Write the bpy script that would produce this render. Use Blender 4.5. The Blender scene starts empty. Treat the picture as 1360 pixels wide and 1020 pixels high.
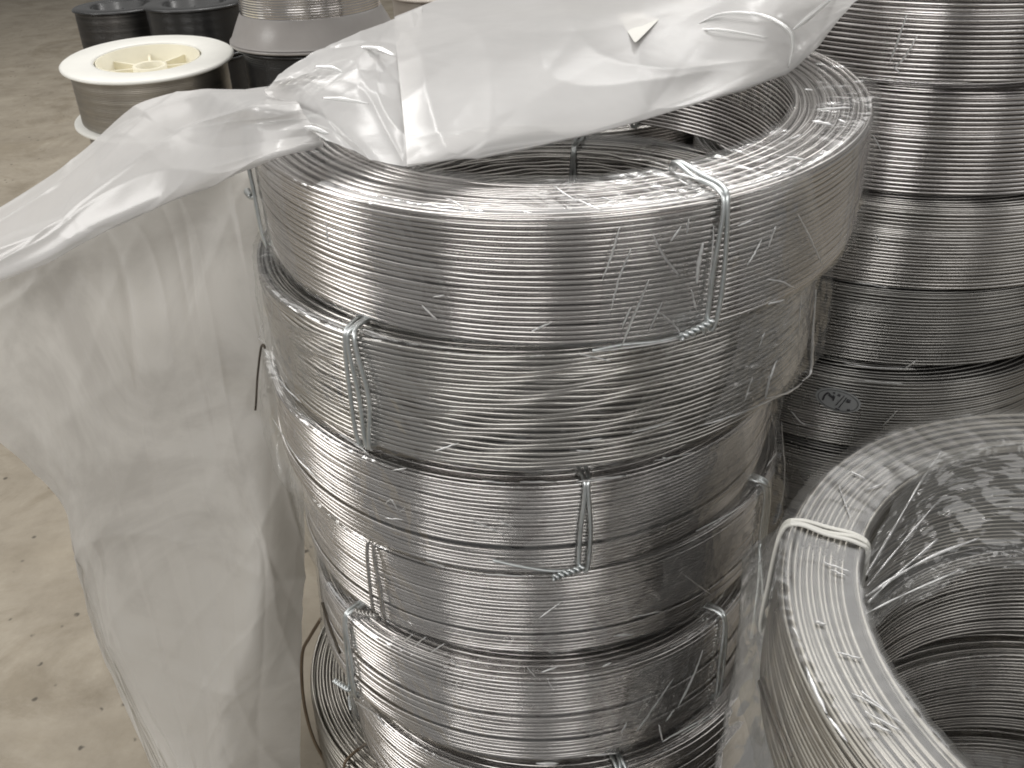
import bpy, math, random
import numpy as np
from mathutils import Matrix, Vector
rng = np.random.default_rng(7); random.seed(7)
S = bpy.context.scene
COL = S.collection
ZS = 0.665                      # height of the top coil's rim above the floor

# ------------------------------------------------------------------ camera
f_px, pitch, roll = 1290.93, math.radians(30.809), math.radians(-2.361)
cp, sp = math.cos(pitch), math.sin(pitch)
F = np.array([0, cp, -sp]); R0 = np.array([1.0, 0, 0]); U0 = np.cross(R0, F)
RT = math.cos(roll) * R0 + math.sin(roll) * U0
UP = -math.sin(roll) * R0 + math.cos(roll) * U0
CAM = np.array([0, -0.71988, 0.18109 + ZS])
cd = bpy.data.cameras.new('camera'); cam = bpy.data.objects.new('camera', cd); COL.objects.link(cam)
cd.sensor_width = 36; cd.lens = 36 * f_px / 1360; cd.clip_start = 0.02; cd.clip_end = 60
cam.matrix_world = Matrix(((RT[0], UP[0], -F[0], CAM[0]), (RT[1], UP[1], -F[1], CAM[1]), (RT[2], UP[2], -F[2], CAM[2]), (0, 0, 0, 1)))
S.camera = cam

# ------------------------------------------------------------------ light
w = bpy.data.worlds.new('World'); S.world = w; w.use_nodes = True
bg = w.node_tree.nodes['Background']; bg.inputs[0].default_value = (1.0, 0.985, 0.96, 1); bg.inputs[1].default_value = 0.175
def area(name, loc, target, sx, sy, radiance, col=(1, 0.982, 0.957)):
    l = bpy.data.lights.new(name, 'AREA'); l.shape = 'RECTANGLE'; l.size = sx; l.size_y = sy
    l.energy = radiance * math.pi * sx * sy; l.color = col
    o = bpy.data.objects.new(name, l); COL.objects.link(o); o.location = loc
    o.rotation_euler = (Vector(target) - Vector(loc)).to_track_quat('-Z', 'Y').to_euler()
    return o
def az_light(name, az, dist, z, wid, hei, rad, col=(1, .982, .957)):
    a = math.radians(az)
    return area(name, (math.sin(a) * dist, -math.cos(a) * dist, z), (0, 0, z - .35), wid, hei, rad, col)
az_light('lamp_left', -86, 3.0, 2.0, 1.05, 1.5, 5.0)
az_light('lamp_behind_left', -24, 3.2, 2.3, 1.9, 1.5, 3.3)
az_light('fill_right', 60, 3.0, 2.2, 1.6, 1.5, 1.0)  # added fill with no known source, lifts the coils' right sides
az_light('lamp_behind_right', 19, 3.2, 2.3, 1.2, 1.5, 2.0)
area('lamp_ceiling', (-0.2, 1.7, 3.6), (0, 0.2, .4), 6.0, 4.2, 1.3, (1, .985, .96))
area('lamp_tube', (-0.5, 1.9, 3.0), (0, 0, .7), 0.12, 1.6, 14)
area('lamp_tube_far', (1.2, 3.2, 3.0), (0, 0, .7), 1.6, 0.12, 14)
S.view_settings.view_transform = 'Standard'; S.view_settings.look = 'None'
S.view_settings.exposure = 0.46; S.view_settings.gamma = 1
S.cycles.use_denoising = True
S.cycles.max_bounces = 10; S.cycles.transparent_max_bounces = 24
S.cycles.caustics_reflective = False; S.cycles.caustics_refractive = False
S.cycles.pixel_filter_type = 'BLACKMAN_HARRIS'; S.cycles.filter_width = 1.9

# ------------------------------------------------------------------ helpers
def ray(x, y):
    return F + RT * (x - 680) / f_px - UP * (y - 510) / f_px
def pt(x, y, t):                # a traced point given its own distance
    return CAM + ray(x, y) * t
def tag(o, label=None, cat=None, group=None, kind=None):
    if label: o['label'] = label
    if cat: o['category'] = cat
    if group: o['group'] = group
    if kind: o['kind'] = kind
    return o
def mesh_np(name, V, Q=None, T=None, smooth=True):
    V = np.asarray(V, dtype=np.float32); me = bpy.data.meshes.new(name)
    me.vertices.add(len(V)); me.vertices.foreach_set('co', V.ravel())
    idx = []; tot = []
    if Q is not None and len(Q): Q = np.asarray(Q); idx.append(Q.ravel()); tot += [4] * len(Q)
    if T is not None and len(T): T = np.asarray(T); idx.append(T.ravel()); tot += [3] * len(T)
    idx = np.concatenate(idx).astype(np.int32); tot = np.array(tot, dtype=np.int32)
    me.loops.add(len(idx)); me.loops.foreach_set('vertex_index', idx)
    me.polygons.add(len(tot)); st = np.concatenate([[0], np.cumsum(tot)[:-1]]).astype(np.int32)
    me.polygons.foreach_set('loop_start', st); me.polygons.foreach_set('loop_total', tot)
    me.polygons.foreach_set('use_smooth', np.full(len(tot), smooth, dtype=bool))
    me.update(calc_edges=True); me.validate()
    return me
def link(name, me, mat=None, parent=None):
    o = bpy.data.objects.new(name, me); COL.objects.link(o)
    if mat is not None and not me.materials: me.materials.append(mat)
    if parent is not None: o.parent = parent
    return o
class MB:                       # collects grids and tubes into one mesh
    def __init__(s): s.v = []; s.q = []; s.n = 0
    def grid(s, G, cu=False, cv=False):
        a, b = G.shape[:2]; i = np.arange(a if cu else a - 1)[:, None]; j = np.arange(b if cv else b - 1)[None]
        i2 = (i + 1) % a; j2 = (j + 1) % b
        q = np.stack([i * b + j, i2 * b + j, i2 * b + j2, i * b + j2], -1).reshape(-1, 4) + s.n
        s.v.append(G.reshape(-1, 3)); s.q.append(q); s.n += a * b
    def tube(s, P, r, k=8, closed=False):
        P = np.asarray(P, float); n = len(P)
        if closed: t = np.roll(P, -1, 0) - np.roll(P, 1, 0)
        else: t = np.gradient(P, axis=0)
        t /= np.linalg.norm(t, axis=1)[:, None] + 1e-12
        u = np.cross(t[0], [0.3, 0.2, 0.93]); u /= np.linalg.norm(u); us = []
        for i in range(n):
            u = u - t[i] * (u @ t[i]); u /= np.linalg.norm(u); us.append(u)
        us = np.array(us); vs = np.cross(t, us); a = np.linspace(0, 2 * np.pi, k, endpoint=False)
        rr = np.broadcast_to(np.asarray(r, float), (n,))[:, None, None]
        G = P[:, None] + rr * (np.cos(a)[None, :, None] * us[:, None] + np.sin(a)[None, :, None] * vs[:, None])
        if not closed:
            G = np.concatenate([np.repeat(P[:1][:, None], k, 1), G, np.repeat(P[-1:][:, None], k, 1)], 0)
        s.grid(G, closed, True)
    def lathe(s, prof, n=96, closed=False, sector=None):
        prof = np.asarray(prof, float); th = np.linspace(0, 2 * np.pi, n, endpoint=False)
        G = np.stack([prof[None, :, 0] * np.cos(th)[:, None], prof[None, :, 0] * np.sin(th)[:, None], np.repeat(prof[None, :, 1], n, 0)], -1)
        s.grid(G, True, closed)
    def box(s, c, d, rz=0):
        c = np.array(c, float); d = np.array(d, float) / 2
        V = np.array([[x, y, z] for x in (-1, 1) for y in (-1, 1) for z in (-1, 1)]) * d
        m = np.array([[math.cos(rz), -math.sin(rz), 0], [math.sin(rz), math.cos(rz), 0], [0, 0, 1]])
        s.v.append(V @ m.T + c); s.q.append(np.array([[0, 1, 3, 2], [4, 6, 7, 5], [0, 4, 5, 1], [2, 3, 7, 6], [0, 2, 6, 4], [1, 5, 7, 3]]) + s.n); s.n += 8
    def build(s, name, mat, parent=None, smooth=True):
        return link(name, mesh_np(name, np.concatenate(s.v), np.concatenate(s.q), smooth=smooth), mat, parent)
def smooth_path(P, n=12):
    P = np.asarray(P, float)
    if len(P) < 3: return np.array([P[0] * (1 - t) + P[-1] * t for t in np.linspace(0, 1, n)])
    Q = np.vstack([2 * P[0] - P[1], P, 2 * P[-1] - P[-2]]); out = []
    for i in range(1, len(Q) - 2):
        a, b, c, d = Q[i - 1:i + 3]
        for t in np.linspace(0, 1, n, endpoint=False):
            out.append(.5 * ((2 * b) + (c - a) * t + (2 * a - 5 * b + 4 * c - d) * t * t + (3 * b - a - 3 * c + d) * t ** 3))
    out.append(P[-1]); return np.array(out)
def wob(th, k=0, amps=((1, 1.0), (2, .7), (3, .5), (5, .3)), seed=0, corr=.35):
    r = np.random.default_rng(seed); o = 0
    for m, a in amps:
        o = o + a * np.sin(m * th + r.uniform(0, 6.28) + k * corr * r.uniform(.5, 1.5))
    return o

def cr_grid(P, nu, nv):                  # smooth surface through a coarse net of points
    P = np.asarray(P, float); a = np.array([smooth_path(r, nv) for r in P]); a = np.array([smooth_path(a[:, j], nu) for j in range(a.shape[1])]).transpose(1, 0, 2); return a
def crumple(G, amp, seed, fr_=(2, 9), n=14, pw=4):
    rg = np.random.default_rng(seed); a, b = G.shape[:2]; u, v = np.meshgrid(np.linspace(0, 1, a), np.linspace(0, 1, b), indexing='ij'); W = np.zeros((a, b))
    for _ in range(n):
        k = rg.uniform(*fr_); an = rg.uniform(0, np.pi); ph = rg.uniform(0, 6.28)
        W += (1 - np.abs(np.sin(k * (u * np.cos(an) + v * np.sin(an)) * 3 + ph + .8 * np.sin(4 * u + 5 * v + ph)))) ** pw * rg.uniform(-.6, 1)
    du = np.gradient(G, axis=0); dv = np.gradient(G, axis=1); nn = np.cross(du, dv); nn /= np.linalg.norm(nn, axis=-1)[..., None] + 1e-9
    return G + nn * (W * amp)[..., None]
# ------------------------------------------------------------------ materials
def newmat(name):
    m = bpy.data.materials.new(name); m.use_nodes = True; nt = m.node_tree
    return m, nt, nt.nodes['Principled BSDF'], nt.nodes, nt.links
def ramp(nt, src, stops):
    r = nt.nodes.new('ShaderNodeValToRGB'); nt.links.new(src, r.inputs[0])
    while len(r.color_ramp.elements) < len(stops): r.color_ramp.elements.new(.5)
    for e, (p, c) in zip(r.color_ramp.elements, stops): e.position = p; e.color = (*c, 1) if len(c) == 3 else c
    return r.outputs[0]
def noise(nt, scale, detail=4, rough=.55, vec=None, mapscale=None, dist=0):
    n = nt.nodes.new('ShaderNodeTexNoise'); n.inputs['Scale'].default_value = scale; n.inputs['Detail'].default_value = detail
    n.inputs['Roughness'].default_value = rough; n.inputs['Distortion'].default_value = dist
    tc = nt.nodes.new('ShaderNodeTexCoord'); mp = nt.nodes.new('ShaderNodeMapping')
    if mapscale: mp.inputs['Scale'].default_value = mapscale
    nt.links.new(tc.outputs['Object'], mp.inputs[0]); nt.links.new(mp.outputs[0], n.inputs['Vector'])
    return n.outputs[0]
def steel(name, lo, hi, r0, r1, streak=(6, 6, 330)):
    m, nt, b, N, L = newmat(name)
    b.inputs['Metallic'].default_value = 1
    n1 = noise(nt, 1, 5, .6, mapscale=streak); n2 = noise(nt, 9, 6, .65)
    mx = N.new('ShaderNodeMath'); mx.operation = 'MULTIPLY_ADD'; L.new(n2, mx.inputs[0]); mx.inputs[1].default_value = .55
    ml = N.new('ShaderNodeMath'); ml.operation = 'MULTIPLY'; L.new(n1, ml.inputs[0]); ml.inputs[1].default_value = .45; L.new(ml.outputs[0], mx.inputs[2])
    L.new(ramp(nt, mx.outputs[0], [(.34, lo), (.62, hi)]), b.inputs['Base Color'])
    rr = N.new('ShaderNodeMapRange'); L.new(n2, rr.inputs[0]); rr.inputs[1].default_value = .3; rr.inputs[2].default_value = .7
    rr.inputs[3].default_value = r1; rr.inputs[4].default_value = r0; L.new(rr.outputs[0], b.inputs['Roughness'])
    bp = N.new('ShaderNodeBump'); bp.inputs['Strength'].default_value = .12; bp.inputs['Distance'].default_value = .0004
    L.new(noise(nt, 240, 3), bp.inputs['Height']); L.new(bp.outputs[0], b.inputs['Normal'])
    return m
M_STEEL = steel('wire_steel', (.43, .41, .398), (.77, .745, .73), .11, .22)
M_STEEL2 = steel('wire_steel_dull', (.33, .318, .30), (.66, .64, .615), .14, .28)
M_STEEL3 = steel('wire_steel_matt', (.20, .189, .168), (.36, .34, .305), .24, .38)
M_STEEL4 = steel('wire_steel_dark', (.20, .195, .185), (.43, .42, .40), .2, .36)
M_GALV = steel('galvanised_wire', (.55, .58, .58), (.85, .88, .88), .25, .4, (40, 40, 40))
M_DARKW = steel('dark_wire', (.05, .045, .035), (.12, .10, .08), .35, .5, (40, 40, 40))
M_RUST = steel('brown_wire', (.10, .07, .045), (.2, .15, .10), .4, .6, (40, 40, 40)); M_RUST.node_tree.nodes['Principled BSDF'].inputs['Metallic'].default_value = .5
def film(name, tcol, haze, hazecol, rough, bump=.5, bscale=30, spec=1.0, bdist=.002, fmin=.04, fmax=.5):
    m, nt, b, N, L = newmat(name); N.remove(b); out = N['Material Output']
    tr = N.new('ShaderNodeBsdfTransparent'); tr.inputs[0].default_value = (*tcol, 1)
    df = N.new('ShaderNodeBsdfDiffuse'); df.inputs[0].default_value = (*hazecol, 1)
    tl = N.new('ShaderNodeBsdfTranslucent'); tl.inputs[0].default_value = (*hazecol, 1)
    gl = N.new('ShaderNodeBsdfGlossy'); gl.inputs[0].default_value = (spec, spec, spec, 1); gl.inputs['Roughness'].default_value = rough
    bp = N.new('ShaderNodeBump'); bp.inputs['Strength'].default_value = bump; bp.inputs['Distance'].default_value = bdist
    L.new(noise(nt, bscale, 3, .5, dist=1.2), bp.inputs['Height'])
    for x in (gl,): L.new(bp.outputs[0], x.inputs['Normal'])
    a = N.new('ShaderNodeMixShader'); a.inputs[0].default_value = .45; L.new(df.outputs[0], a.inputs[1]); L.new(tl.outputs[0], a.inputs[2])
    h = N.new('ShaderNodeMixShader'); L.new(tr.outputs[0], h.inputs[1]); L.new(a.outputs[0], h.inputs[2])
    hz = N.new('ShaderNodeMapRange'); L.new(noise(nt, 14, 4, .6), hz.inputs[0]); hz.inputs[1].default_value = .3; hz.inputs[2].default_value = .75
    hz.inputs[3].default_value = max(0, haze[0]); hz.inputs[4].default_value = haze[1]; L.new(hz.outputs[0], h.inputs[0])
    lw = N.new('ShaderNodeLayerWeight'); lw.inputs[0].default_value = .35; L.new(bp.outputs[0], lw.inputs['Normal'])
    fr = N.new('ShaderNodeMapRange'); L.new(lw.outputs['Fresnel'], fr.inputs[0]); fr.inputs[3].default_value = fmin; fr.inputs[4].default_value = fmax
    g = N.new('ShaderNodeMixShader'); L.new(fr.outputs[0], g.inputs[0]); L.new(h.outputs[0], g.inputs[1]); L.new(gl.outputs[0], g.inputs[2])
    L.new(g.outputs[0], out.inputs[0]); return m
M_FILM = film('clear_film', (.97, .97, .965), (.01, .075), (.8, .79, .77), .12, bump=.35, bscale=45, fmin=.025, fmax=.16)
M_FILM_DULL = film('clear_film_dusty', (.95, .95, .94), (.02, .09), (.70, .68, .64), .34, bump=.25, fmin=.012, fmax=.15)
M_CREASE_GLINT = film('film_crease_glint', (.95, .95, .95), (.6, .9), (.95, .95, .94), .22, fmin=.25, fmax=.6)  # near-white colour paints the glints along the film folds
M_FLAP = film('film_flap', (.96, .96, .96), (.05, .2), (.8, .8, .78), .1, bump=.45, bscale=60, fmin=.05, fmax=.45)
M_POCKET = film('film_pocket', (.94, .94, .93), (.16, .42), (.62, .62, .60), .14, bump=.4, fmin=.04, fmax=.4)
M_SHEET = film('milky_sheet', (.9, .9, .88), (.84, .965), (.87, .855, .84), .24, bump=.3, bscale=14, fmin=.04, fmax=.34)
M_HANG = film('hanging_milky_sheet', (.85, .83, .8), (.965, .995), (.60, .575, .535), .45, bump=.5, bscale=5, fmin=.02, fmax=.2)
def plastic(name, col, rough=.4, var=.12, metal=0):
    m, nt, b, N, L = newmat(name)
    L.new(ramp(nt, noise(nt, 12, 5, .6), [(.3, tuple(c * (1 - var) for c in col)), (.7, tuple(min(1, c * (1 + var)) for c in col))]), b.inputs['Base Color'])
    b.inputs['Roughness'].default_value = rough; b.inputs['Metallic'].default_value = metal
    bp = N.new('ShaderNodeBump'); bp.inputs['Strength'].default_value = .1; bp.inputs['Distance'].default_value = .001
    L.new(noise(nt, 90, 3), bp.inputs['Height']); L.new(bp.outputs[0], b.inputs['Normal'])
    return m
M_WHITE = plastic('white_plastic', (.78, .77, .72), .35, .05)
M_CREAM = plastic('cream_plastic', (.78, .735, .58), .45, .08)
M_BLACK = plastic('black_plastic', (.018, .018, .018), .25, .2)
M_GREY = plastic('grey_print', (.42, .43, .43), .35, .1)
M_BEIGE = plastic('beige_plastic', (.42, .37, .32), .3, .1)
M_INK = plastic('ink', (.05, .05, .055), .5, .2)
M_RIM = plastic('print_rim', (.10, .105, .10), .4, .2)
# concrete
m, nt, b, N, L = newmat('concrete')
sp_ = N.new('ShaderNodeTexVoronoi'); sp_.inputs['Scale'].default_value = 38; tc = N.new('ShaderNodeTexCoord'); L.new(tc.outputs['Object'], sp_.inputs['Vector'])
mk = ramp(nt, sp_.outputs['Distance'], [(.10, (1, 1, 1)), (.17, (0, 0, 0))])
gate = ramp(nt, noise(nt, 23, 3), [(.54, (0, 0, 0)), (.58, (1, 1, 1))])
mu = N.new('ShaderNodeMath'); mu.operation = 'MULTIPLY'; L.new(mk, mu.inputs[0]); L.new(gate, mu.inputs[1])
mc = N.new('ShaderNodeMix'); mc.data_type = 'RGBA'; L.new(mu.outputs[0], mc.inputs[0])
L.new(ramp(nt, noise(nt, 7, 8, .7), [(.3, (.25, .215, .165)), (.7, (.39, .345, .275))]), mc.inputs[6]); mc.inputs[7].default_value = (.10, .085, .065, 1)
st = N.new('ShaderNodeMix'); st.data_type = 'RGBA'; st.blend_type = 'MULTIPLY'; st.inputs[0].default_value = 1
L.new(ramp(nt, noise(nt, 2.6, 9, .75, dist=1.5), [(.38, (.80, .78, .74)), (.5, (1, 1, 1)), (.62, (.93, .92, .9))]), st.inputs[7])
L.new(mc.outputs[2], st.inputs[6]); L.new(st.outputs[2], b.inputs['Base Color']); b.inputs['Roughness'].default_value = .7
bp = N.new('ShaderNodeBump'); bp.inputs['Strength'].default_value = .4; bp.inputs['Distance'].default_value = .003; L.new(noise(nt, 45, 8, .7), bp.inputs['Height']); L.new(bp.outputs[0], b.inputs['Normal'])
M_CONC = m

# ------------------------------------------------------------------ floor
mb = MB(); X, Y = np.meshgrid(np.linspace(-4, 4, 25), np.linspace(-.32, 7, 25), indexing='ij')
mb.grid(np.stack([X, Y, np.zeros_like(X)], -1)); fl = mb.build('floor', M_CONC); tag(fl, kind='structure')

# ------------------------------------------------------------------ wire coils
def wire_mesh(R, h, n, ri, seed, waver=.16, grooves=(), detail=192, inner=True, fine=.0, crown=.5):
    p = h / n; rho = p * .445; mb = MB(); V = []
    th = np.linspace(0, 2 * np.pi, detail, endpoint=False)
    def rings(r, z, k, rh=rho):          # r, z: (rings, theta)
        a = np.linspace(0, 2 * np.pi, k, endpoint=False)
        rr = r[:, :, None] + rh * np.cos(a); zz = z[:, :, None] + rh * np.sin(a)
        G = np.stack([rr * np.cos(th)[None, :, None], rr * np.sin(th)[None, :, None], zz], -1)
        for q in G: mb.grid(q, True, True)
    rg = np.random.default_rng(seed)
    def zoff(k, s):
        big = wob(th, k, ((1, 1), (2, .8), (3, .5), (6, .25)), seed * 7 + s, .25) * p * waver
        small = wob(th, 0, ((2, .5), (5, .5), (9, .4), (13, .3)), seed * 131 + s + k * 17, 0) * p * .05
        f = wob(th, k, ((17, 1), (23, .8), (31, .5)), seed * 3 + s, 1.1) * p * fine
        return big + small + f
    r = []; z = []
    for k in range(n):
        s = sum(.45 * p for gk in grooves if k >= gk)
        bulge = sum(.4 * p for gk in grooves if k in (gk,))
        edge = math.sin(math.pi * min(1, max(0, (k + .5) / n)))
        z.append(-p * (k + .5) - s + zoff(k, 1) * (.35 + .65 * edge))
        r.append(R - p / 2 + bulge + wob(th, 0, ((1, 1), (3, .7), (4, .6), (7, .4)), seed * 31 + k, 0) * p * .09 - p * crown * (.5 if k in (0, n - 1) else .12 if k in (1, n - 2) else 0))
    rings(np.array(r), np.array(z), 8)
    nt_ = int(R * (1 - ri) / (p * .9))
    r = []; z = []
    for j in range(1, nt_):
        r.append(R - p / 2 - j * .9 * p + wob(th, j, ((1, 1), (2, .8), (3, .7), (5, .5)), seed * 11 + 5, .3) * p * .13 + wob(th, 0, ((2, 1), (4, .5), (7, .3)), seed * 77 + j, 0) * p * .06)
        z.append(-p * (.5 + crown * abs(2 * j / nt_ - .85) ** 2.4 + (.62 if j % 2 else 0)) + wob(th, j, ((1, 1), (3, .7), (5, .5)), seed * 19 + 9, .8) * p * .12 + 0 * th)
    rings(np.array(r), np.array(z), 8)
    ex = .45 * p * len(grooves)
    zb = [-h - ex + p * .5 + 0 * th for j in range(1, 5)]
    rings(np.array([R - p / 2 - j * .95 * p + 0 * th for j in range(1, 5)]), np.array(zb), 5)
    if inner:
        r = []; z = []
        for k in range(n):
            z.append(-p * (k + .5) * (h + ex) / h + zoff(k, 5)); r.append(R * ri + p / 2 + wob(th, 0, ((2, 1), (3, .7)), seed * 41 + k, 0) * p * .1)
        rings(np.array(r), np.array(z), 6)
    d = p * .95                           # the packed turns behind the visible ones
    mb.lathe([(R - d - .2 * p, -d * 1.3), (R * ri + d, -d * 1.3), (R * ri + d, -h - ex + d), (R - d - .2 * p, -h - ex + d)], 96, True)
    return mesh_np('wire', np.concatenate(mb.v), np.concatenate(mb.q)), h + ex
def film_mesh(R, h, ri, seed, off=.0022, bulges=(), wr=.0012, crink=(), span=None, drop=0):
    nth = 840; th = np.linspace(0, 2 * np.pi, nth, endpoint=False)
    prof = []; 
    def seg(a, b, n): 
        for t in np.linspace(0, 1, n, endpoint=False): prof.append((a[0] + (b[0] - a[0]) * t, a[1] + (b[1] - a[1]) * t))
    Ri = R * ri; o = off
    seg((Ri - o, -h * .5), (Ri - o, o * .3), 7); seg((Ri - o * .3, o), (R - o, o), 12); seg((R + o * .4, o * .3), (R + o, -h - o * .2), 26); seg((R - .001, -h - o * .6), (R - .022, -h - o * .6), 5)
    prof = np.array(prof); m = len(prof)
    # inward / outward normal guess from the section centre
    c = np.array([(R + Ri) / 2, -h / 2]); dn = prof - c; dn /= np.linalg.norm(dn, axis=1)[:, None]
    rg = np.random.default_rng(seed); T, J = np.meshgrid(th, np.arange(m), indexing='ij'); W = np.zeros_like(T)
    for _ in range(16):
        a = rg.integers(4, 34) * rg.choice([-1, 1]); b = rg.uniform(-.5, .5); ph = rg.uniform(0, 6.28)
        W += (1 - np.abs(np.sin((a * T + b * J + ph) / 2 + .7 * np.sin(2 * T + J * .1 + ph)))) ** 5 * rg.uniform(.3, 1)
    env = .5 + .5 * np.sin(3 * T + rg.uniform(0, 6)) * np.sin(J * .2 + rg.uniform(0, 6))
    W = W * (.35 + env) * wr * np.where((J > 7) & (J < 19), .35, 1.0)
    for (p0, wd, amp, jz) in bulges:
        dphi = (T - p0 + np.pi) % (2 * np.pi) - np.pi
        zz = prof[None, :, 1] / h
        W += amp * np.exp(-(dphi / wd) ** 2) * (1 + jz * (-zz - .5)) * (prof[None, :, 0] > R - .002)
    for (p0, wd, amp) in crink:
        dphi = (T - p0 + np.pi) % (2 * np.pi) - np.pi; Z_ = prof[None, :, 1] / h * .4; K = np.zeros_like(T)
        for _ in range(9):
            an = rg.uniform(-1.1, 1.1) + (np.pi / 2 if rg.random() < .15 else 0); fq = rg.uniform(7, 16); ph = rg.uniform(0, 6.28)
            K += (1 - np.abs(np.sin(fq * (dphi * np.cos(an) + Z_ * np.sin(an)) + ph + .5 * np.sin(9 * dphi + 7 * Z_ + ph)))) ** 9 * rg.uniform(.3, 1)
        W = W + K * amp * np.exp(-(dphi / wd) ** 4) * np.where(J < 19, .16, 1.0)
    rr = prof[None, :, 0] + W * dn[None, :, 0]; zz = prof[None, :, 1] + W * dn[None, :, 1]
    G = np.stack([rr * np.cos(T), rr * np.sin(T), zz], -1)
    mb = MB()
    mb.grid(G, True, False)
    return mesh_np('shrink_film', np.concatenate(mb.v), np.concatenate(mb.q))
class Coil:
    def __init__(s, c, h, ri, n, seed, label, group, mesh=None, film=True, mat=None, fmat=None, bulges=(), grooves=(), waver=.16, fine=0, wr=.0012, crink=(), crown=.5):
        s.c = np.array(c[:3]) + [0, 0, ZS]; s.R = c[5]; s.ri = ri
        nn = np.array([c[3], c[4], 1.]); nn /= np.linalg.norm(nn); a = np.cross([0, 1, 0], nn); a /= np.linalg.norm(a); b_ = np.cross(nn, a)
        s.M = np.stack([a, b_, nn], 1)
        s.root = bpy.data.objects.new('wire_coil', None); COL.objects.link(s.root); s.root.empty_display_size = .05
        s.root.matrix_world = Matrix([[*s.M[i], s.c[i]] for i in range(3)] + [[0, 0, 0, 1]])
        tag(s.root, label, 'wire coil', group)
        if mesh is None:
            me, hh = wire_mesh(s.R, h, n, ri, seed, waver, grooves, fine=fine, crown=crown)
            mesh = (me, film_mesh(s.R, hh, ri, seed, bulges=bulges, wr=wr, crink=crink) if film else None, hh)
        s.mesh = mesh; s.h = mesh[2]
        s.wire = link('wire', mesh[0], mat or M_STEEL, s.root)
        s.film = link('shrink_film', mesh[1], fmat or M_FILM, s.root) if mesh[1] else None
    def loc(s, p): return s.M.T @ (np.asarray(p) - s.c)
    def hit(s, x, y, where='side', off=.003):
        o = s.loc(CAM); d = s.M.T @ ray(x, y)
        if where == 'top':
            t = (off - o[2]) / d[2]; return o + d * t
        r = s.R + off; A = d[0] ** 2 + d[1] ** 2; B = o[0] * d[0] + o[1] * d[1]; C = o[0] ** 2 + o[1] ** 2 - r * r
        D = B * B - A * C
        t = (-B - math.sqrt(max(0, D))) / A
        return o + d * t
    def path(s, pts, off=.003):           # points (x, y) on side or (x, y, 't') on top
        return [s.hit(q[0], q[1], 'top' if len(q) > 2 else 'side', off) for q in pts]
    def tube(s, name, P, r, mat, k=7, sm=8):
        mb = MB()
        for q in P: mb.tube(smooth_path(q, sm), r, k)
        return mb.build(name, mat, s.root)
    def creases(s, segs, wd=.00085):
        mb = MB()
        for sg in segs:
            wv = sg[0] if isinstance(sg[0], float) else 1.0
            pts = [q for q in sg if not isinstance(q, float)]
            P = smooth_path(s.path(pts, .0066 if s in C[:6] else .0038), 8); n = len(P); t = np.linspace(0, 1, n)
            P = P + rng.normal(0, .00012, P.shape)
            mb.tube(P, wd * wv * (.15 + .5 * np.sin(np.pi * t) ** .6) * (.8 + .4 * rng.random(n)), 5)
        return tag(mb.build('crease_glint', M_CREASE_GLINT, s.film or s.root), kind='stuff')
    def tie(s, phi, strands=2, r=.0015, lean=0.0, twist=True, mat=None, gap=.0042, start=0, knot=None):
        Ri = s.R * s.ri; o = .0028; h = s.h; mb = MB()
        for k in range(strands):
            ph = phi + (k - .5) * gap / s.R * 1.0
            loop = [(Ri - o, -h * .5), (Ri - o, -.004), (Ri + .004, o + .0015), ((Ri + s.R) / 2, o + .001), (s.R - .005, o + .0015), (s.R + o, -.004), (s.R + o + .0008, -h * .5), (s.R + o + .0004, -h + .004), (s.R - .006, -h - .002), (Ri + .004, -h - .002), (Ri - o, -h + .004)]
            P = []
            for i, (rr, zz) in enumerate(loop):
                wv = ph + .006 * math.sin(i * 1.7 + k * 2.1) + lean * (-zz / h) + (.012 * k * math.sin(max(0, -zz / h) * 3.1))
                P.append((rr * math.cos(wv), rr * math.sin(wv), zz))
            P = smooth_path(P + [P[0]], 6)
            mb.tube(P[:-1], r, 7, True)
        t = mb.build('tie_wire', mat or M_GALV, s.root)
        if twist:
            zk = -s.h + .008 if knot is None else knot
            s.knot(phi + lean, zk, mat or M_GALV)
        return t
    def knot(s, phi, z, mat, L=.022, tilt=.5, r=.0014, dirn=-1):
        mb = MB(); R = s.R + .006
        for k in (0, 1):
            P = []
            for t in np.linspace(0, 1, 40):
                a = t * 6 * math.pi + k * math.pi; ph = phi + dirn * t * L / R; rr = R + .0014 * math.cos(a) + .003 * t
                P.append((rr * math.cos(ph), rr * math.sin(ph), z + .0014 * math.sin(a) - tilt * t * L * .4))
            mb.tube(P, r, 6)
        return mb.build('twist', mat, s.root)
    def phi_at(s, x, y, where='side'):
        q = s.hit(x, y, where); return math.atan2(q[1], q[0])

FITS = [[0.0405, 0, 0, -0.0094, -0.0581, 0.222], [0.0233, -0.0047, -0.0961, -0.0114, -0.0113, 0.2142], [0.0113, 0.0003, -0.1922, 0.034, -0.0593, 0.2079],
        [0.0191, 0.0091, -0.2884, -0.0009, 0.0077, 0.2101], [0.015, -0.0266, -0.3797, 0.0259, 0.0611, 0.1953], [0.030, -0.034, -0.4775, -0.0369, 0.05, 0.197],
        [-0.008, 0.012, -0.5740, 0.01, 0.03, 0.212]]
HS = [0.0822, 0.0846, 0.0765, 0.0745, 0.081, 0.0856, .083]
GR = 'wire coils stacked in the centre pile'
LAB = ['topmost wire coil of the centre stack, its open ring lying under the milky plastic sheet',
       'second coil down in the centre stack, clear film bulging past its right side',
       'third coil down in the centre stack, tied at its front by upright double grey wire',
       'fourth coil down in the centre stack, with a thin tie hanging at its left front',
       'fifth coil down in the centre stack, bright rows of wire glinting along its top edge',
       'sixth coil down in the centre stack, cut by the bottom of the picture',
       'lowest coil at the floor, jutting out left beneath the centre stack']
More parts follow.
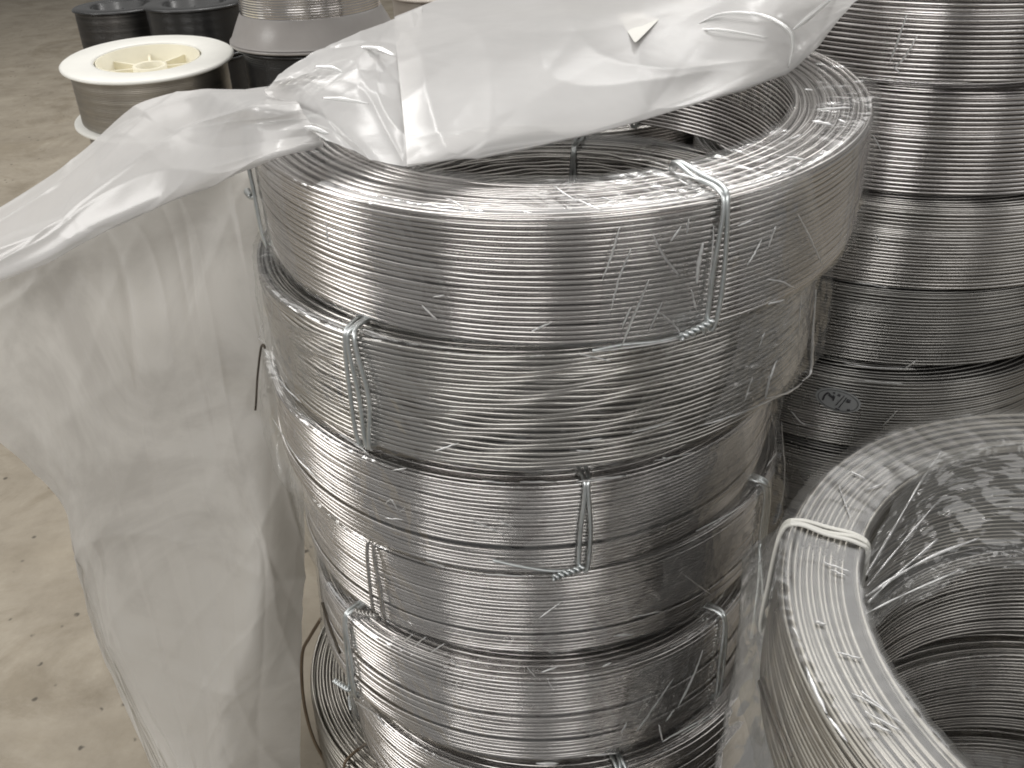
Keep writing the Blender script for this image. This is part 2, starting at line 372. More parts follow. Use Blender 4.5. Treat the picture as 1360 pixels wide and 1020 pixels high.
BUL = [((math.radians(-12), .25, .004, 0),), ((math.radians(-14), .22, .010, 1.2), (math.radians(-150), .2, .004, 0)), ((math.radians(-160), .3, .010, 1.0), (math.radians(-20), .3, .006, 1)),
       ((math.radians(-25), .25, .012, 1.4), (math.radians(190), .3, .006, 1)), ((math.radians(-30), .2, .010, 1.2),), ((math.radians(-150), .25, .006, 1),), ()]
rd = math.radians
CRK = [((rd(-72), .30, .0016), (rd(-25), .25, .001)), ((rd(-38), .45, .0016), (rd(-135), .25, .0013)), ((rd(-120), .35, .0014), (rd(-55), .3, .001)), ((rd(-45), .45, .0015), (rd(-140), .3, .001)), ((rd(-52), .4, .0018), (rd(-115), .25, .001)), ((rd(-50), .5, .0015), (rd(-140), .35, .0016)), ()]
C = []
for i in range(7):
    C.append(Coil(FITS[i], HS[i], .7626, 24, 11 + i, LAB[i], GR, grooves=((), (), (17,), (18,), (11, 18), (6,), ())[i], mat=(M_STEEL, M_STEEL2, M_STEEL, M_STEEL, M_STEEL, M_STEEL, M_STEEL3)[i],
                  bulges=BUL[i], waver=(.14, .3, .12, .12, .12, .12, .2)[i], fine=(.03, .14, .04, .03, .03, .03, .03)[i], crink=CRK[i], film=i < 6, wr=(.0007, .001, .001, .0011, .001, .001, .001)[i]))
c1, c2, c3, c4, c5, c6, c7 = C
# ties
c1.tie(c1.phi_at(962, 300), lean=-.02)
c1.tie(c1.phi_at(338, 262), mat=M_GALV, knot=-.045)
c1.tie(math.radians(62), twist=False)
c1.tube('tie_tail', [c1.path([(940, 436), (880, 452), (825, 458), (787, 466)], .005)], .001, M_GALV)
c2.tie(c2.phi_at(462, 470), twist=False, strands=3)
c2.tie(math.radians(75), twist=False)
c3.tie(c3.phi_at(777, 690), lean=0, gap=.004)
c3.tube('tie_tail', [c3.path([(762, 757), (730, 758), (690, 752), (655, 744)], .006)], .0011, M_GALV)
c4.tie(c4.phi_at(1016, 660), twist=False, strands=3)
c4.tie(c4.phi_at(497, 770), lean=.0, gap=.008, mat=M_STEEL2)
c5.tie(c5.phi_at(462, 860), gap=.004)
c5.tie(c5.phi_at(963, 830), twist=False)
c6.tie(c6.phi_at(822, 1005), twist=False, strands=3)
c6.tie(math.radians(-170))
c7.tie(c7.phi_at(452, 985), mat=M_RUST, twist=False, strands=1)
c5.tube('dark_hook', [c5.path([(428, 800), (440, 838), (452, 868)], .012)], .0012, M_DARKW)
c3.tube('dark_hook', [c3.path([(352, 462), (349, 458), (346, 466), (342, 500), (340, 535), (339, 545)], .012)], .0009, M_DARKW)
# creases in the film, their glints drawn as white strokes
c1.creases([[(823, 302), (812, 340), (800, 372)], [1.6, (868, 312), (880, 338), (902, 366)], [1.5, (862, 372), (842, 420), (825, 462)], [1.3, (838, 408), (826, 436)], [(948, 300), (946, 340), (940, 380)], [(980, 300), (1000, 292)], [(1030, 300), (1020, 330)], [2.6, (934, 322), (928, 350), (925, 378)],
            [1.3, (918, 384), (925, 412)], [(1012, 318), (1003, 335), (992, 353)], [1.3, (1020, 371), (1038, 374), (1056, 383)], [(732, 428), (705, 441)], [(838, 330), (822, 370), (812, 410)],
            [(880, 400), (862, 440)], [(905, 300), (890, 322)], [(870, 410), (895, 430), (905, 446)], [(915, 290), (912, 312)], [(1060, 285), (1078, 320), (1092, 352)], [1.5, (1020, 404), (1042, 398)],
            [1.4, (800, 466), (860, 458), (925, 446)], [(560, 405), (580, 425)], [(575, 395), (590, 392)], [(432, 290), (437, 330)],
            [1.4, (1085, 145, 't'), (1132, 143, 't')], [1.8, (1078, 160, 't'), (1106, 166, 't')], [(1112, 158, 't'), (1124, 163, 't')], [1.4, (1044, 208, 't'), (1070, 212, 't')],
            [(1068, 118, 't'), (1080, 120, 't')], [(735, 246, 't'), (748, 256, 't'), (766, 268, 't')], [(760, 262, 't'), (800, 280, 't')], [(795, 262, 't'), (815, 266, 't')], [(590, 262, 't'), (618, 276, 't')],
            [1.5, (893, 228, 't'), (930, 240, 't')], [(900, 238, 't'), (915, 246, 't')], [(1068, 178, 't'), (1050, 184, 't')]])
c2.creases([[2.2, (1032, 478), (1022, 505), (1016, 530)], [1.2, (1016, 440), (1008, 462)], [2.0, (1084, 384), (1080, 440), (1077, 492), (1066, 506)], [1.6, (1016, 530), (1045, 522), (1066, 508)], [(1064, 392), (1060, 448)],
            [(768, 588), (800, 582)], [1.3, (765, 598), (790, 600)], [(840, 575), (895, 560)], [(350, 428), (344, 448), (352, 456)], [(395, 410), (412, 420)], [(480, 436), (520, 452)], [(1000, 500), (988, 535)],
            [1.4, (930, 566), (985, 548), (1050, 519)], [(610, 588), (575, 600)], [(770, 380 + 90), (812, 480)], [(350, 460), (372, 505), (400, 535)]])
c3.creases([[1.5, (450, 575), (475, 592), (490, 603)], [(640, 638), (672, 642)], [1.8, (765, 640), (832, 632)], [1.8, (880, 608), (888, 610)], [(660, 690), (680, 700)], [(512, 668), (520, 664), (528, 678)], [(510, 688), (535, 690)],
            [(625, 690), (675, 712)], [(520, 625), (540, 622)], [(690, 640), (740, 640)], [(870, 612), (925, 600)], [(648, 745), (700, 752)], [(360, 552), (398, 612), (448, 655)]])
c4.creases([[1.6, (925, 705), (970, 682), (1000, 660)], [(910, 765), (945, 790)], [(745, 800), (715, 822)], [(815, 845), (838, 843)], [(565, 745), (590, 752)], [1.4, (1003, 640), (1025, 648)], [(1018, 620), (1032, 600)], [1.3, (640, 762), (700, 766)],
            [(1038, 560), (1042, 640), (1030, 700)], [(840, 820), (880, 812)]])
c5.creases([[1.6, (934, 862), (920, 900), (900, 940)], [1.3, (895, 900), (868, 940), (845, 972)], [(925, 890), (908, 928)], [(532, 856), (548, 842)], [(545, 862), (566, 846)], [(570, 868), (590, 855)], [1.3, (718, 893), (740, 886)],
            [(800, 885), (812, 880)], [(600, 878), (612, 890)], [(700, 886), (712, 900)], [1.6, (884, 958), (896, 942)], [(832, 960), (825, 975)], [(735, 915), (728, 905)], [(820, 843), (842, 843)], [(608, 905), (602, 920)]])
c6.creases([[2.2, (470, 930), (500, 950), (512, 966)], [1.5, (880, 985), (950, 946)], [1.3, (780, 1004), (822, 1000)], [2.4, (712, 1014), (742, 1014)], [1.4, (875, 962), (880, 985)], [1.5, (905, 975), (960, 945)]])

# loose flaps of wrinkled film on the coils
def flap(c, net, seed, amp=.0016, fr_=(2, 9)):
    G = crumple(cr_grid([[c.hit(x, y, 'side', o) for x, y, o in r] for r in net], 22, 22), amp, seed, fr_, n=10, pw=9)
    mb = MB(); mb.grid(G); return mb.build('film_flap', M_FLAP, c.film or c.root)
flap(c1, [[(822, 296, .004), (858, 293, .006), (905, 287, .006), (944, 276, .004)], [(806, 350, .004), (850, 350, .008), (900, 346, .008), (946, 335, .004)], [(800, 400, .004), (845, 408, .007), (900, 404, .009), (944, 390, .004)], [(788, 462, .004), (838, 456, .006), (890, 450, .007), (938, 434, .004)]], 4)
flap(c1, [[(985, 262, .004), (1030, 245, .005), (1075, 228, .004)], [(980, 320, .004), (1032, 308, .006), (1088, 290, .004)], [(984, 372, .004), (1040, 362, .006), (1098, 340, .004)], [(978, 412, .004), (1030, 398, .005), (1090, 360, .004)]], 6, .001)
flap(c2, [[(985, 425, .004), (1030, 402, .008), (1062, 388, .010), (1075, 380, .008)], [(975, 470, .004), (1020, 455, .009), (1058, 440, .013), (1072, 430, .010)], [(960, 520, .004), (1010, 505, .009), (1050, 490, .013), (1066, 478, .010)], [(930, 566, .004), (990, 548, .007), (1040, 524, .010), (1060, 506, .008)]], 9)
flap(c2, [[(352, 420, .004), (400, 436, .005), (446, 452, .004)], [(356, 452, .004), (404, 478, .005), (440, 496, .004)], [(372, 496, .004), (412, 522, .005), (452, 548, .004)]], 12, .0011)
flap(c3, [[(820, 640, .004), (890, 618, .006), (950, 590, .006), (1000, 560, .004)], [(812, 680, .004), (884, 662, .007), (946, 634, .007), (1004, 596, .005)], [(800, 730, .004), (872, 706, .005), (940, 676, .006), (1004, 632, .004)]], 14, .0012)
flap(c5, [[(842, 890, .004), (888, 872, .006), (935, 845, .005)], [(835, 925, .004), (885, 915, .008), (938, 890, .005)], [(822, 968, .004), (880, 962, .007), (940, 935, .004)]], 17)
flap(c4, [[(880, 742, .004), (935, 712, .006), (985, 682, .004)], [(880, 775, .004), (938, 752, .007), (990, 720, .004)], [(860, 812, .004), (928, 790, .005), (978, 756, .004)]], 19, .0012)
# ------------------------------------------------------------------ right-hand stack
RB = [[0.4195, 0.2764, 0.0582], [0.418, 0.275, -0.0308], [0.4144, 0.2685, -0.1243], [0.4094, 0.2739, -0.2054], [0.3942, 0.2652, -0.2944], [0.394, 0.268, -0.386], [0.399, 0.262, -0.478], [0.40, 0.268, -0.57]]
RL = ['coil with wide bright wires at the top right corner, uppermost in the right stack', 'coil right behind the rim of the top centre coil, second of the right stack',
      'third coil down the right stack, below the dark gap beside the top centre coil', 'fourth coil down the right stack, a dull coil with dark smudge in its wires',
      'dull coil of the right stack carrying a grey oval sticker', 'dark coil just under the one with the oval sticker', 'right stack coil low behind the front right coil', 'lowest right stack coil standing on the floor in shade']
RCs = []; base = None
for i, q in enumerate(RB):
    if i in (0, 2):
        base = None
    n = 18 if i == 0 else 24
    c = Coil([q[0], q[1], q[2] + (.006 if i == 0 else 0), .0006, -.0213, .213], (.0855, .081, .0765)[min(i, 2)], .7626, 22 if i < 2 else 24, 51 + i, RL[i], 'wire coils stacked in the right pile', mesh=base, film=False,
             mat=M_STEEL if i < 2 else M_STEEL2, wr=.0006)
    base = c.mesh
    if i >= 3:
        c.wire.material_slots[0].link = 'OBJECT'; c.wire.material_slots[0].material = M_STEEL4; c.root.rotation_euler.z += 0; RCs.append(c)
RCs[0].creases([[1.6, (1204, 20), (1192, 55), (1182, 82)], [1.4, (1218, 48), (1202, 75), (1186, 92)], [(1186, 88), (1196, 98)]])
RCs[1].creases([[(1160, 180), (1170, 200)]])
RCs[2].creases([[1.3, (1162, 312), (1170, 326)], [1.5, (1135, 374), (1180, 382)]])
RCs[4].creases([[1.5, (1192, 545), (1172, 566)], [1.2, (1050, 545), (1066, 562), (1090, 566)], [1.5, (1135, 505), (1200, 510)]])
RCs[3].creases([[1.6, (1120, 482), (1160, 488), (1215, 490)], [1.5, (1198, 492), (1218, 478)]])
# oval sticker
c = RCs[4]
ctr = c.hit(1113, 532, 'side', .0035); ph0 = math.atan2(ctr[1], ctr[0])
ex = c.hit(1123, 534, 'side', .0035); k_ = 10.2 / (abs(math.atan2(ex[1], ex[0]) - ph0) * c.R)     # px per metre along the side
def onside(u, v, off=.0036):            # u, v metres across the label face
    ph = ph0 + u / c.R; r = c.R + off
    return (r * math.cos(ph), r * math.sin(ph), ctr[2] + v)
A_, B_ = 31.5 / k_, 17.5 / k_ * 1.05
TL = math.radians(-9)
def el(a, b, t): 
    x, y = a * math.cos(t), b * math.sin(t); return x * math.cos(TL) - y * math.sin(TL), x * math.sin(TL) + y * math.cos(TL)
mb = MB(); G = np.array([[onside(*el(A_ * s, B_ * s, t), .0036 + .0004 * (1 - s)) for s in np.linspace(0.02, 1, 8)] for t in np.linspace(0, 2 * np.pi, 60, endpoint=False)]); mb.grid(G, True)
mb.grid(np.array([[onside(*el(A_, B_, t), o) for o in (.0036, .003)] for t in np.linspace(0, 2 * np.pi, 60, endpoint=False)]), True)
stk = mb.build('sticker', M_GREY, c.root)
mb = MB(); mb.tube([onside(*el(A_ * .88, B_ * .86, t), .0038) for t in np.linspace(0, 2 * np.pi, 60, endpoint=False)], .0004, 5, True); mb.build('border', M_RIM, stk)
def mark(pts, r):
    mb = MB(); P = [onside(x * A_ * math.cos(TL) - y * B_ * math.sin(TL), x * A_ * math.sin(TL) + y * B_ * math.cos(TL), .0040) for x, y in pts]
    mb.tube(smooth_path(P, 5), r, 6); return mb
for pts, r in (([(-.62, -.35), (-.6, .15), (-.48, .42), (-.34, .2), (-.22, .3), (-.2, -.1)], .0009), ([(-.45, .3), (-.2, .1)], .0012), ([(-.3, .55), (-.22, .6)], .0009), ([(-.1, .55), (.02, .5)], .0013),
               ([(.18, .6), (-.02, -.45)], .0005), ([(.3, .5), (.14, -.6)], .0005), ([(.34, .25), (.5, .28)], .0019), ([(.5, -.55), (.62, -.5)], .0009), ([(.2, -.75), (.0, -.72)], .0006)):
    mark(pts, r).build('mark', M_INK, stk)

# ------------------------------------------------------------------ front right coil and the pile under it
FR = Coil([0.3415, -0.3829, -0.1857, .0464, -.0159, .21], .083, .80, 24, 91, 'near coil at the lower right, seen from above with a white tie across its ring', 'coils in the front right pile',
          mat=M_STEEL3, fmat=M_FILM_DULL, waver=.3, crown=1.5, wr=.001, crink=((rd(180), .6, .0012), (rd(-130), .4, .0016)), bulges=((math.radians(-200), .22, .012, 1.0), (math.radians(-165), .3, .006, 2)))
fr = FR
phT = math.atan2(*(lambda q: (q[1], q[0]))(fr.hit(1098, 705, 'top')))
fr.tie(phT, strands=3, r=.00125, gap=.0030, mat=M_WHITE, twist=False)
fr.creases([[2.0, (1082, 825, 't'), (1098, 830, 't')], [1.6, (1110, 866, 't'), (1146, 875, 't')], [1.4, (1130, 920, 't'), (1160, 935, 't'), (1200, 962, 't')], [1.3, (1140, 915, 't'), (1185, 950, 't')], [1.3, (1148, 945, 't'), (1200, 972, 't')],
            [1.6, (1155, 960, 't'), (1185, 972, 't')], [3.6, (1070, 884, 't'), (1082, 915, 't'), (1098, 948, 't')], [2.4, (1098, 950, 't'), (1125, 985, 't')], [1.2, (1052, 830, 't'), (1062, 850, 't')], [1.3, (1090, 745, 't'), (1130, 760, 't')],
            [1.2, (1100, 755, 't'), (1125, 765, 't')], [1.3, (1128, 625, 't'), (1150, 636, 't')], [1.2, (1150, 650, 't'), (1180, 640, 't')], [1.0, (1112, 640, 't'), (1130, 690, 't')]], wd=.0006)
# wires hanging down the film pocket at its left
fr.tube('tie_tail', [[fr.loc(pt(1010, 722, .62)), fr.loc(pt(1008, 770, .615)), fr.loc(pt(1003, 810, .61)), fr.loc(pt(998, 848, .61))], [fr.loc(pt(1009, 724, .62)), fr.loc(pt(1013, 780, .612)), fr.loc(pt(1015, 855, .61))],
                     [fr.loc(pt(1012, 850, .61)), fr.loc(pt(1020, 870, .61)), fr.loc(pt(1017, 888, .61))]], .0011, M_GALV)
fr.tube('dark_hook', [[fr.hit(1008, 905, 'side', .004), fr.hit(1022, 950, 'side', .004), fr.hit(1042, 1000, 'side', .004), fr.hit(1060, 1050, 'side', .004)], [fr.hit(1013, 900, 'side', .004), fr.hit(1030, 950, 'side', .004), fr.hit(1052, 1005, 'side', .004)]], .0009, M_DARKW)
# film pocket
pk = [[pt(1040, 698, .60), pt(1010, 716, .62), pt(986, 738, .64), pt(1000, 742, .655), pt(1030, 745, .66)],
      [pt(1040, 770, .585), pt(1010, 775, .60), pt(985, 782, .62), pt(1000, 790, .64), pt(1030, 795, .66)],
      [pt(1050, 860, .57), pt(1012, 862, .585), pt(978, 868, .61), pt(990, 872, .64), pt(1020, 880, .66)],
      [pt(1066, 940, .56), pt(1015, 945, .575), pt(962, 955, .61), pt(975, 960, .65), pt(1010, 970, .68)],
      [pt(1090, 1040, .55), pt(1030, 1045, .57), pt(945, 1050, .62), pt(965, 1055, .67), pt(1010, 1060, .70)]]
G = crumple(np.array([[fr.loc(p) for p in r] for r in cr_grid(pk, 14, 14)]), .0012, 5)
mb = MB(); mb.grid(G); mb.build('film_pocket', M_POCKET, fr.root)
mem = [[fr.hit(x, y, 'top', o) for x, y, o in r] for r in ([(1148, 742, .002), (1185, 672, .003), (1222, 622, .002), (1290, 592, .002), (1420, 585, .002)], [(1152, 770, .003), (1190, 712, -.004), (1228, 665, -.006), (1295, 640, -.006), (1430, 640, -.006)],
       [(1150, 795, .002), (1188, 762, -.006), (1232, 722, -.008), (1300, 700, -.010), (1440, 690, -.010)], [(1154, 838, -.002), (1190, 806, -.014), (1236, 792, -.016), (1310, 752, -.018), (1450, 770, -.018)])]
mb = MB(); mb.grid(crumple(cr_grid(mem, 16, 18), .0022, 9, (2, 8))); mem_o = mb.build('film_web', M_FLAP, fr.root)
mb = MB()
for pts, wv in (([(1150, 764), (1188, 700), (1224, 638), (1250, 600)], 1.4), ([(1152, 778), (1195, 725), (1240, 672)], 1.0), ([(1150, 792), (1186, 768), (1240, 738), (1300, 715)], 1.7), ([(1153, 800), (1190, 764), (1245, 716)], 1.2), ([(1150, 815), (1200, 790), (1280, 755)], 1.0)):
    P = smooth_path([fr.hit(x, y, 'top', -.002) for x, y in pts], 12); n = len(P); t = np.linspace(0, 1, n)
    mb.tube(P, .0009 * wv * (.3 + .4 * np.abs(np.sin(7 * t + wv * 9))), 5)
tag(mb.build('crease_glint', M_CREASE_GLINT, mem_o), kind='stuff')
for i in range(5):
    hh = .0945
    c = Coil([0.345 + .008 * math.sin(i * 2.2 + 1), -.378 + .006 * math.cos(i * 1.9), -.1857 - hh * (i + 1) + .004, 0, 0, .208], .081, .80, 24, 95, 'coil hidden under the near right coil, number %s from the top of that pile' % ('second', 'third', 'fourth', 'fifth', 'sixth')[i], 'coils in the front right pile',
             mesh=(None if i == 0 else base), mat=M_STEEL2)
    base = c.mesh
    c.root['label'] = ['dull coil directly beneath the near right coil with the white tie', 'third coil down in the front right pile, seen through its ring', 'fourth coil down in the front right pile, deep in shade', 'fifth coil down in the front right pile, close to the floor', 'bottom coil of the front right pile, resting on the concrete floor'][i]

# ------------------------------------------------------------------ spools at the back left
def spool(loc, R, H, flange, wire, hubm, label, cat='spool', tilt=(0, 0), dr=.86, nw=30, open_top=True, name='wire_spool'):
    root = bpy.data.objects.new(name, None); COL.objects.link(root); root.location = loc; root.rotation_euler = (tilt[0], tilt[1], 0)
    tag(root, label, cat, 'wire spools behind the plastic sheet')
    t = .006
    for z0, nm in ((H - t, 'flange'), (0, 'flange')):
        mb = MB(); mb.lathe([(R * .62, z0 - .001), (R * .62, z0 + t * .8), (R * .66, z0 + t), (R * .97, z0 + t), (R, z0 + t * .6), (R, z0 + t * .2), (R * .985, z0), (R * .66, z0)], 96, True); mb.build(nm, flange, root)
    mb = MB(); mb.lathe([(R * .62, t), (R * .60, H * .55), (R * .60, H - .002), (R * .585, H - .002), (R * .585, H * .5), (R * .2, H * .5), (R * .2, H * .86), (R * .15, H * .86), (R * .15, H * .3)], 72)
    mb.build('hub', hubm, root)
    mb = MB()
    for k in range(8):
        a = k * math.pi / 4 + .3; mb.box((R * .39 * math.cos(a), R * .39 * math.sin(a), H * .66), (R * .40, R * .03, H * .34), a)
    mb.build('rib', hubm, root, False)
    mb = MB(); prof = []
    for i in range(nw * 3 + 1):
        z = t + .001 + (H - 2 * t - .002) * i / (nw * 3); prof.append((R * dr + .0007 * abs(math.sin(math.pi * i / 3)) + .00012 * math.sin(i * .37), z))
    prof = [(R * .61, prof[0][1])] + prof + [(R * .61, prof[-1][1])]
    mb.lathe(prof, 96); mb.build('wound_wire', wire, root)
    return root
def at(x, y, t): return pt(x, y, t)
GW = steel('grey_wire', (.28, .26, .23), (.5, .47, .42), .3, .5, (3, 3, 200))
GW2 = steel('dark_grey_wire', (.04, .04, .04), (.12, .115, .11), .3, .5, (3, 3, 200))
p = at(196, 74, 1.62); spool((p[0], p[1], p[2] - .10), .139, .10, M_WHITE, GW, M_CREAM, 'white flanged spool with a cream hub, beside the dark spools at the left', dr=.9, tilt=(.06, .02))
zb = p[2] - .10
k = 0
while zb > .1:
    k += 1; zb -= .102
    spool((p[0] + .004 * k, p[1] + .003, zb), .139, .10, M_WHITE, GW, M_CREAM, 'white flanged spool %s below the topmost white one, behind the hanging plastic' % ('directly', 'second', 'third', 'fourth', 'fifth')[k - 1], dr=.9)
q = at(418, 50, 1.62)
M_SMOKE = plastic('smoky_flange', (.33, .31, .295), .3, .1)
sk = spool((q[0], q[1], q[2]), .138, .13, M_SMOKE, M_STEEL, M_BLACK, 'spool of bright steel wire on a brownish flange, at the top left behind the sheet', dr=.82)
mb = MB(); mb.lathe([(.1375, .0062), (.134, .0095), (.125, .028), (.1155, .046), (.1135, .048)], 96); mb.build('skirt', M_SMOKE, sk)
zb = q[2]; k = 0
while zb > .13:
    k += 1; zb -= .112
    spool((q[0] + .004 * (k % 2), q[1] + .003 * k, zb), .134, .11, M_BLACK, M_BLACK, M_BLACK, ['black wire spool with glints, directly under the bright steel spool', 'black spool second under the bright steel spool', 'black spool third under the bright steel spool', 'black spool low under the bright steel spool', 'black spool on the floor under the bright steel spool'][min(k - 1, 4)], dr=.93)
for (x, y, t, R, lab) in ((258, 2, 2.05, .105, 'glossy black spool at the top edge, between the white and the bright steel spool'), (160, 6, 2.2, .105, 'dark spool at the top left corner behind the white flanged one')):
    p = at(x, y, t); z = p[2] - .1; k = 0
    while z > -.02:
        spool((p[0], p[1], max(z, 0.001)), R, .1, M_BLACK, M_BLACK if x > 200 else GW2, M_BLACK, lab if k == 0 else ('glossy black' if x > 200 else 'dark grey') + ' spool, ' + ('second', 'third', 'fourth', 'fifth', 'sixth', 'seventh', 'eighth')[k - 1] + ' from the top of its shaded pile' , dr=.95); z -= .102; k += 1
p = at(590, -12, 1.95); spool((p[0], p[1], p[2] - .09), .11, .09, M_BEIGE, M_BEIGE, M_BEIGE, 'beige spool at the top edge, right of the bright steel spool', dr=.95)
z = p[2] - .18
k = 0
while z > -.05:
    spool((p[0], p[1] + .01, max(.001, z)), .11, .089, M_BEIGE, M_BEIGE, M_BEIGE, 'beige spool, ' + ('second', 'third', 'fourth', 'fifth', 'sixth', 'seventh', 'eighth')[k] + ' from the top of the beige pile behind the sheet', dr=.95); z -= .092; k += 1

# ------------------------------------------------------------------ milky sheet over the stack
def zt(x, y, z): return (z + ZS - CAM[2]) / ray(x, y)[2]      # distance at which the sight line meets height z
def P3(l): return [[pt(*q) if len(q) == 3 else pt(q[0], q[1], zt(q[0], q[1], q[2])) for q in r] for r in l]
Z = 0                                    # marks a net point given by its height above the top rim instead of its distance
sheet = bpy.data.objects.new('plastic_sheet', None); COL.objects.link(sheet); sheet.empty_display_size = .05
sheet.location = pt(600, 150, .7)
tag(sheet, 'crumpled milky plastic sheet draped across the top centre coil', 'plastic sheet')
def patch(name, net, seed, amp, mat=M_SHEET, par=sheet, nu=26, nv=26, back=None, fr_=(1, 5)):
    G = crumple(cr_grid(P3(net), nu, nv), amp, seed, fr_)
    if par is not None: G = G - np.array(par.location)
    mb = MB(); mb.grid(G); 
    return mb.build(name, mat, par)
# right, largest fold: near edge resting on the coil, far edge raised
patch('fold', [[(524, 22, 0.0396, Z), (600, -8, 0.0432, Z), (720, -50, 0.0504, Z), (860, -90, 0.0576, Z), (1010, -110, 0.085, Z), (1175, -60, 0.1, Z), (1250, -70, 0.115, Z)],
               [(526, 60, 0.036, Z), (620, 40, 0.0396, Z), (740, 10, 0.04464, Z), (870, -20, 0.0504, Z), (1000, -40, 0.062, Z), (1125, -14, 0.072, Z), (1200, -30, 0.092, Z)],
               [(532, 120, 0.026, Z), (630, 105, 0.02925, Z), (750, 80, 0.0325, Z), (870, 55, 0.0325, Z), (980, 30, 0.036, Z), (1070, 15, 0.048, Z), (1150, -8, 0.074, Z)],
               [(538, 180, 0.01364, Z), (640, 170, 0.01612, Z), (750, 145, 0.01736, Z), (860, 120, 0.01736, Z), (960, 92, 0.01488, Z), (1062, 50, 0.028, Z), (1118, 22, 0.054, Z)],
               [(541, 219, 0.006, Z), (630, 208, 0.005, Z), (720, 191, 0.005, Z), (840, 164, 0.006, Z), (950, 128, 0.006, Z), (1046, 95, 0.005, Z), (1086, 63, 0.014, Z)],
               [(545, 214, 0.004, Z), (640, 200, 0.003, Z), (730, 184, 0.003, Z), (845, 156, 0.003, Z), (955, 118, 0.003, Z), (1050, 82, 0.003, Z), (1092, 48, 0.016, Z)]], 3, .0016, fr_=(.6, 3))
patch('fold', [[(372, 98, 0.03312, Z), (420, 68, 0.0396, Z), (470, 46, 0.0432, Z), (524, 24, 0.04176, Z), (560, 8, 0.0432, Z)],
               [(362, 110, 0.03168, Z), (420, 92, 0.036, Z), (480, 72, 0.03744, Z), (530, 57, 0.036, Z), (560, 47, 0.036, Z)],
               [(352, 122, 0.0234, Z), (410, 122, 0.026, Z), (470, 115, 0.0273, Z), (530, 112, 0.0247, Z), (560, 109, 0.0247, Z)],
               [(385, 150, 0.01612, Z), (425, 160, 0.01364, Z), (475, 165, 0.01302, Z), (535, 170, 0.01178, Z), (560, 168, 0.0124, Z)],
               [(415, 178, 0.012, Z), (450, 192, 0.008, Z), (500, 213, 0.005, Z), (540, 222, 0.004, Z), (560, 220, 0.004, Z)]], 8, .0016, fr_=(.8, 3.5))
patch('fold', [[(-140, 345, .86), (-40, 300, .83), (60, 238, .80), (110, 200, .80), (170, 148, .80), (215, 128, .80), (260, 121, .79), (320, 118, .78), (385, 112, .76)],
               [(-140, 360, .85), (-40, 318, .82), (60, 262, .79), (110, 225, .785), (170, 180, .78), (220, 160, .77), (270, 150, .75), (330, 140, .022, Z), (395, 138, .022, Z)],
               [(-140, 385, .83), (-40, 345, .80), (60, 300, .77), (110, 262, .76), (170, 225, .745), (225, 200, .725), (280, 180, .70), (335, 168, .014, Z), (410, 160, .018, Z)],
               [(-140, 415, .83), (-40, 375, .80), (60, 334, .765), (110, 306, .75), (160, 280, .735), (225, 252, .71), (285, 226, .66), (345, 204, .006, Z), (424, 184, .008, Z)],
               [(-140, 425, .84), (-40, 386, .81), (60, 345, .77), (110, 318, .76), (160, 296, .745), (225, 266, .72), (285, 240, .67), (348, 213, .004, Z), (428, 187, .006, Z)],
               [(-140, 415, .86), (-40, 376, .83), (60, 335, .79), (110, 308, .78), (160, 285, .76), (225, 258, .735), (285, 232, .69), (348, 209, .003, Z), (430, 182, .003, Z)]], 15, .0016, fr_=(.8, 3.5))
# sharp creases of the sheet, the highlights along them painted white
mb = MB(); 
def crs(pts, wd):
    P = smooth_path([pt(x, y, zt(x, y, z)) for x, y, z in pts], 10) - np.array(sheet.location); n = len(P); t = np.linspace(0, 1, n)
    mb.tube(P, wd * (.12 + .5 * np.sin(np.pi * t) ** .7), 6)
M_GLINT = film('sheet_crease_glint', (.9, .9, .9), (.9, .98), (.95, .95, .94), .12)
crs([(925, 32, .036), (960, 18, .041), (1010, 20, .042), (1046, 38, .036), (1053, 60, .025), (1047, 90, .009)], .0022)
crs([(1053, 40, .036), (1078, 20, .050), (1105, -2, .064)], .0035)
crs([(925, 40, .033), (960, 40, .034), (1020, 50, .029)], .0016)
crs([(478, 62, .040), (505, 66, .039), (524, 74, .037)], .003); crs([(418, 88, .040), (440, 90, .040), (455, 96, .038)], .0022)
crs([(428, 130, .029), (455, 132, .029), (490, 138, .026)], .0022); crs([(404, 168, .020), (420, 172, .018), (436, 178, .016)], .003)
tag(mb.build('crease_glint', M_GLINT, sheet), kind='stuff')

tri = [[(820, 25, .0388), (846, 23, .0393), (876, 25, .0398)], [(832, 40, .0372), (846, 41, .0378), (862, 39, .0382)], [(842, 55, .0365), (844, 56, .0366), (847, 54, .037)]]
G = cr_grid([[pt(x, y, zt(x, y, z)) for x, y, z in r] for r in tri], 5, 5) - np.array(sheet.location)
mb = MB(); mb.grid(G); mb.build('glint_patch', M_WHITE, sheet)  # white patch painting a triangular glint on the sheet
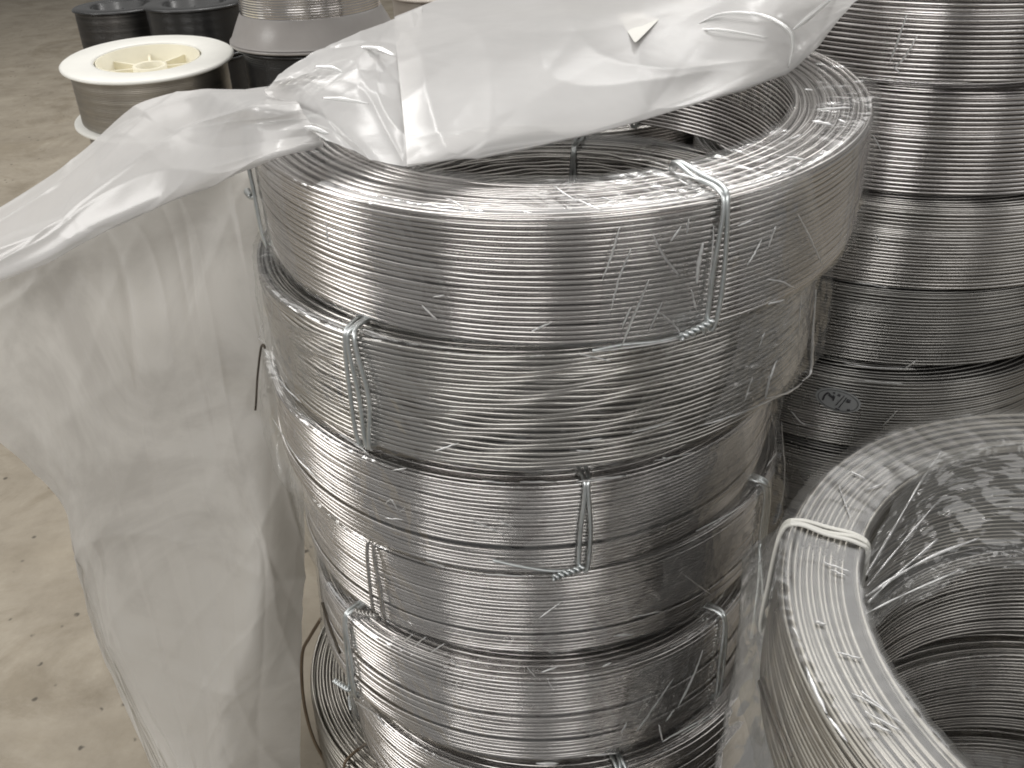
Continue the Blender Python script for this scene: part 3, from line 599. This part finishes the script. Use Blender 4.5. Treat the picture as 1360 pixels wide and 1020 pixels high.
# hanging sheet down the left
hs = patch('hanging_sheet', [[(-160, 385, .97), (-40, 335, .95), (60, 285, .93), (140, 235, .92), (230, 200, .90), (320, 170, .95), (380, 180, .93)],
                        [(-160, 440, .98), (-30, 400, .96), (80, 350, .94), (180, 320, .93), (250, 310, .92), (320, 300, .90), (380, 300, .90)],
                        [(-120, 500, .99), (10, 490, .96), (120, 480, .93), (190, 480, .92), (260, 480, .90), (330, 480, .90), (400, 480, .90)],
                        [(60, 640, .98), (90, 640, .95), (140, 640, .93), (200, 640, .92), (270, 640, .90), (340, 640, .885), (404, 640, .91)],
                        [(100, 740, .95), (106, 740, .95), (146, 740, .94), (210, 740, .93), (290, 740, .91), (352, 740, .88), (404, 740, .93)],
                        [(122, 830, .97), (131, 830, .97), (146, 830, .965), (210, 830, .95), (280, 830, .93), (336, 850, .89), (402, 830, .95)],
                        [(162, 930, 1.0), (171, 930, 1.0), (182, 930, 1.0), (220, 930, .98), (270, 930, .95), (312, 930, .92), (400, 930, .97)],
                        [(202, 1020, .975), (211, 1020, .975), (224, 1020, .975), (245, 1020, .97), (270, 1020, .965), (298, 1020, .94), (398, 1020, .975)],
                        [(206, 1060, .95), (221, 1060, .95), (234, 1060, .95), (255, 1060, .948), (275, 1060, .945), (300, 1060, .94), (397, 1060, .95)]], 21, .0026, M_HANG, None, 22, 34, fr_=(1, 8))
tag(hs, 'greyish milky plastic hanging down to the floor left of the centre stack', 'plastic sheet')
mt = M_HANG.node_tree
gr = ramp(mt, noise(mt, 6.5, 7, .62, dist=.6), [(.36, (.56, .535, .495)), (.50, (.69, .665, .62)), (.7, (.73, .71, .67))])
for nd in mt.nodes:
    if nd.type in ('BSDF_DIFFUSE', 'BSDF_TRANSLUCENT'): mt.links.new(gr, nd.inputs[0])
# loose brown wire by the sheet edge
mb = MB(); mb.tube(smooth_path([pt(426, 822, .90), pt(412, 845, .92), pt(402, 866, .94), pt(401, 905, .96), pt(406, 945, .97), pt(418, 985, .98), pt(440, 1025, .99)], 10), .0016, 8)
PB = None
for i in range(4):
    c = Coil([.075 + .006 * math.sin(i * 2), .49, -.115 - .09 * i, 0, 0, .21], .081, .7626, 23, 95, ['uppermost', 'second', 'third', 'fourth'][i] + ' coil of the shaded pile behind the centre stack, hidden under the milky sheet', 'wire coils piled behind', mesh=RCs[2].mesh, mat=M_STEEL2)
o = mb.build('loose_wire', M_RUST); tag(o, 'brown bent wire end curving down beside the lowest coils at left', 'wire')
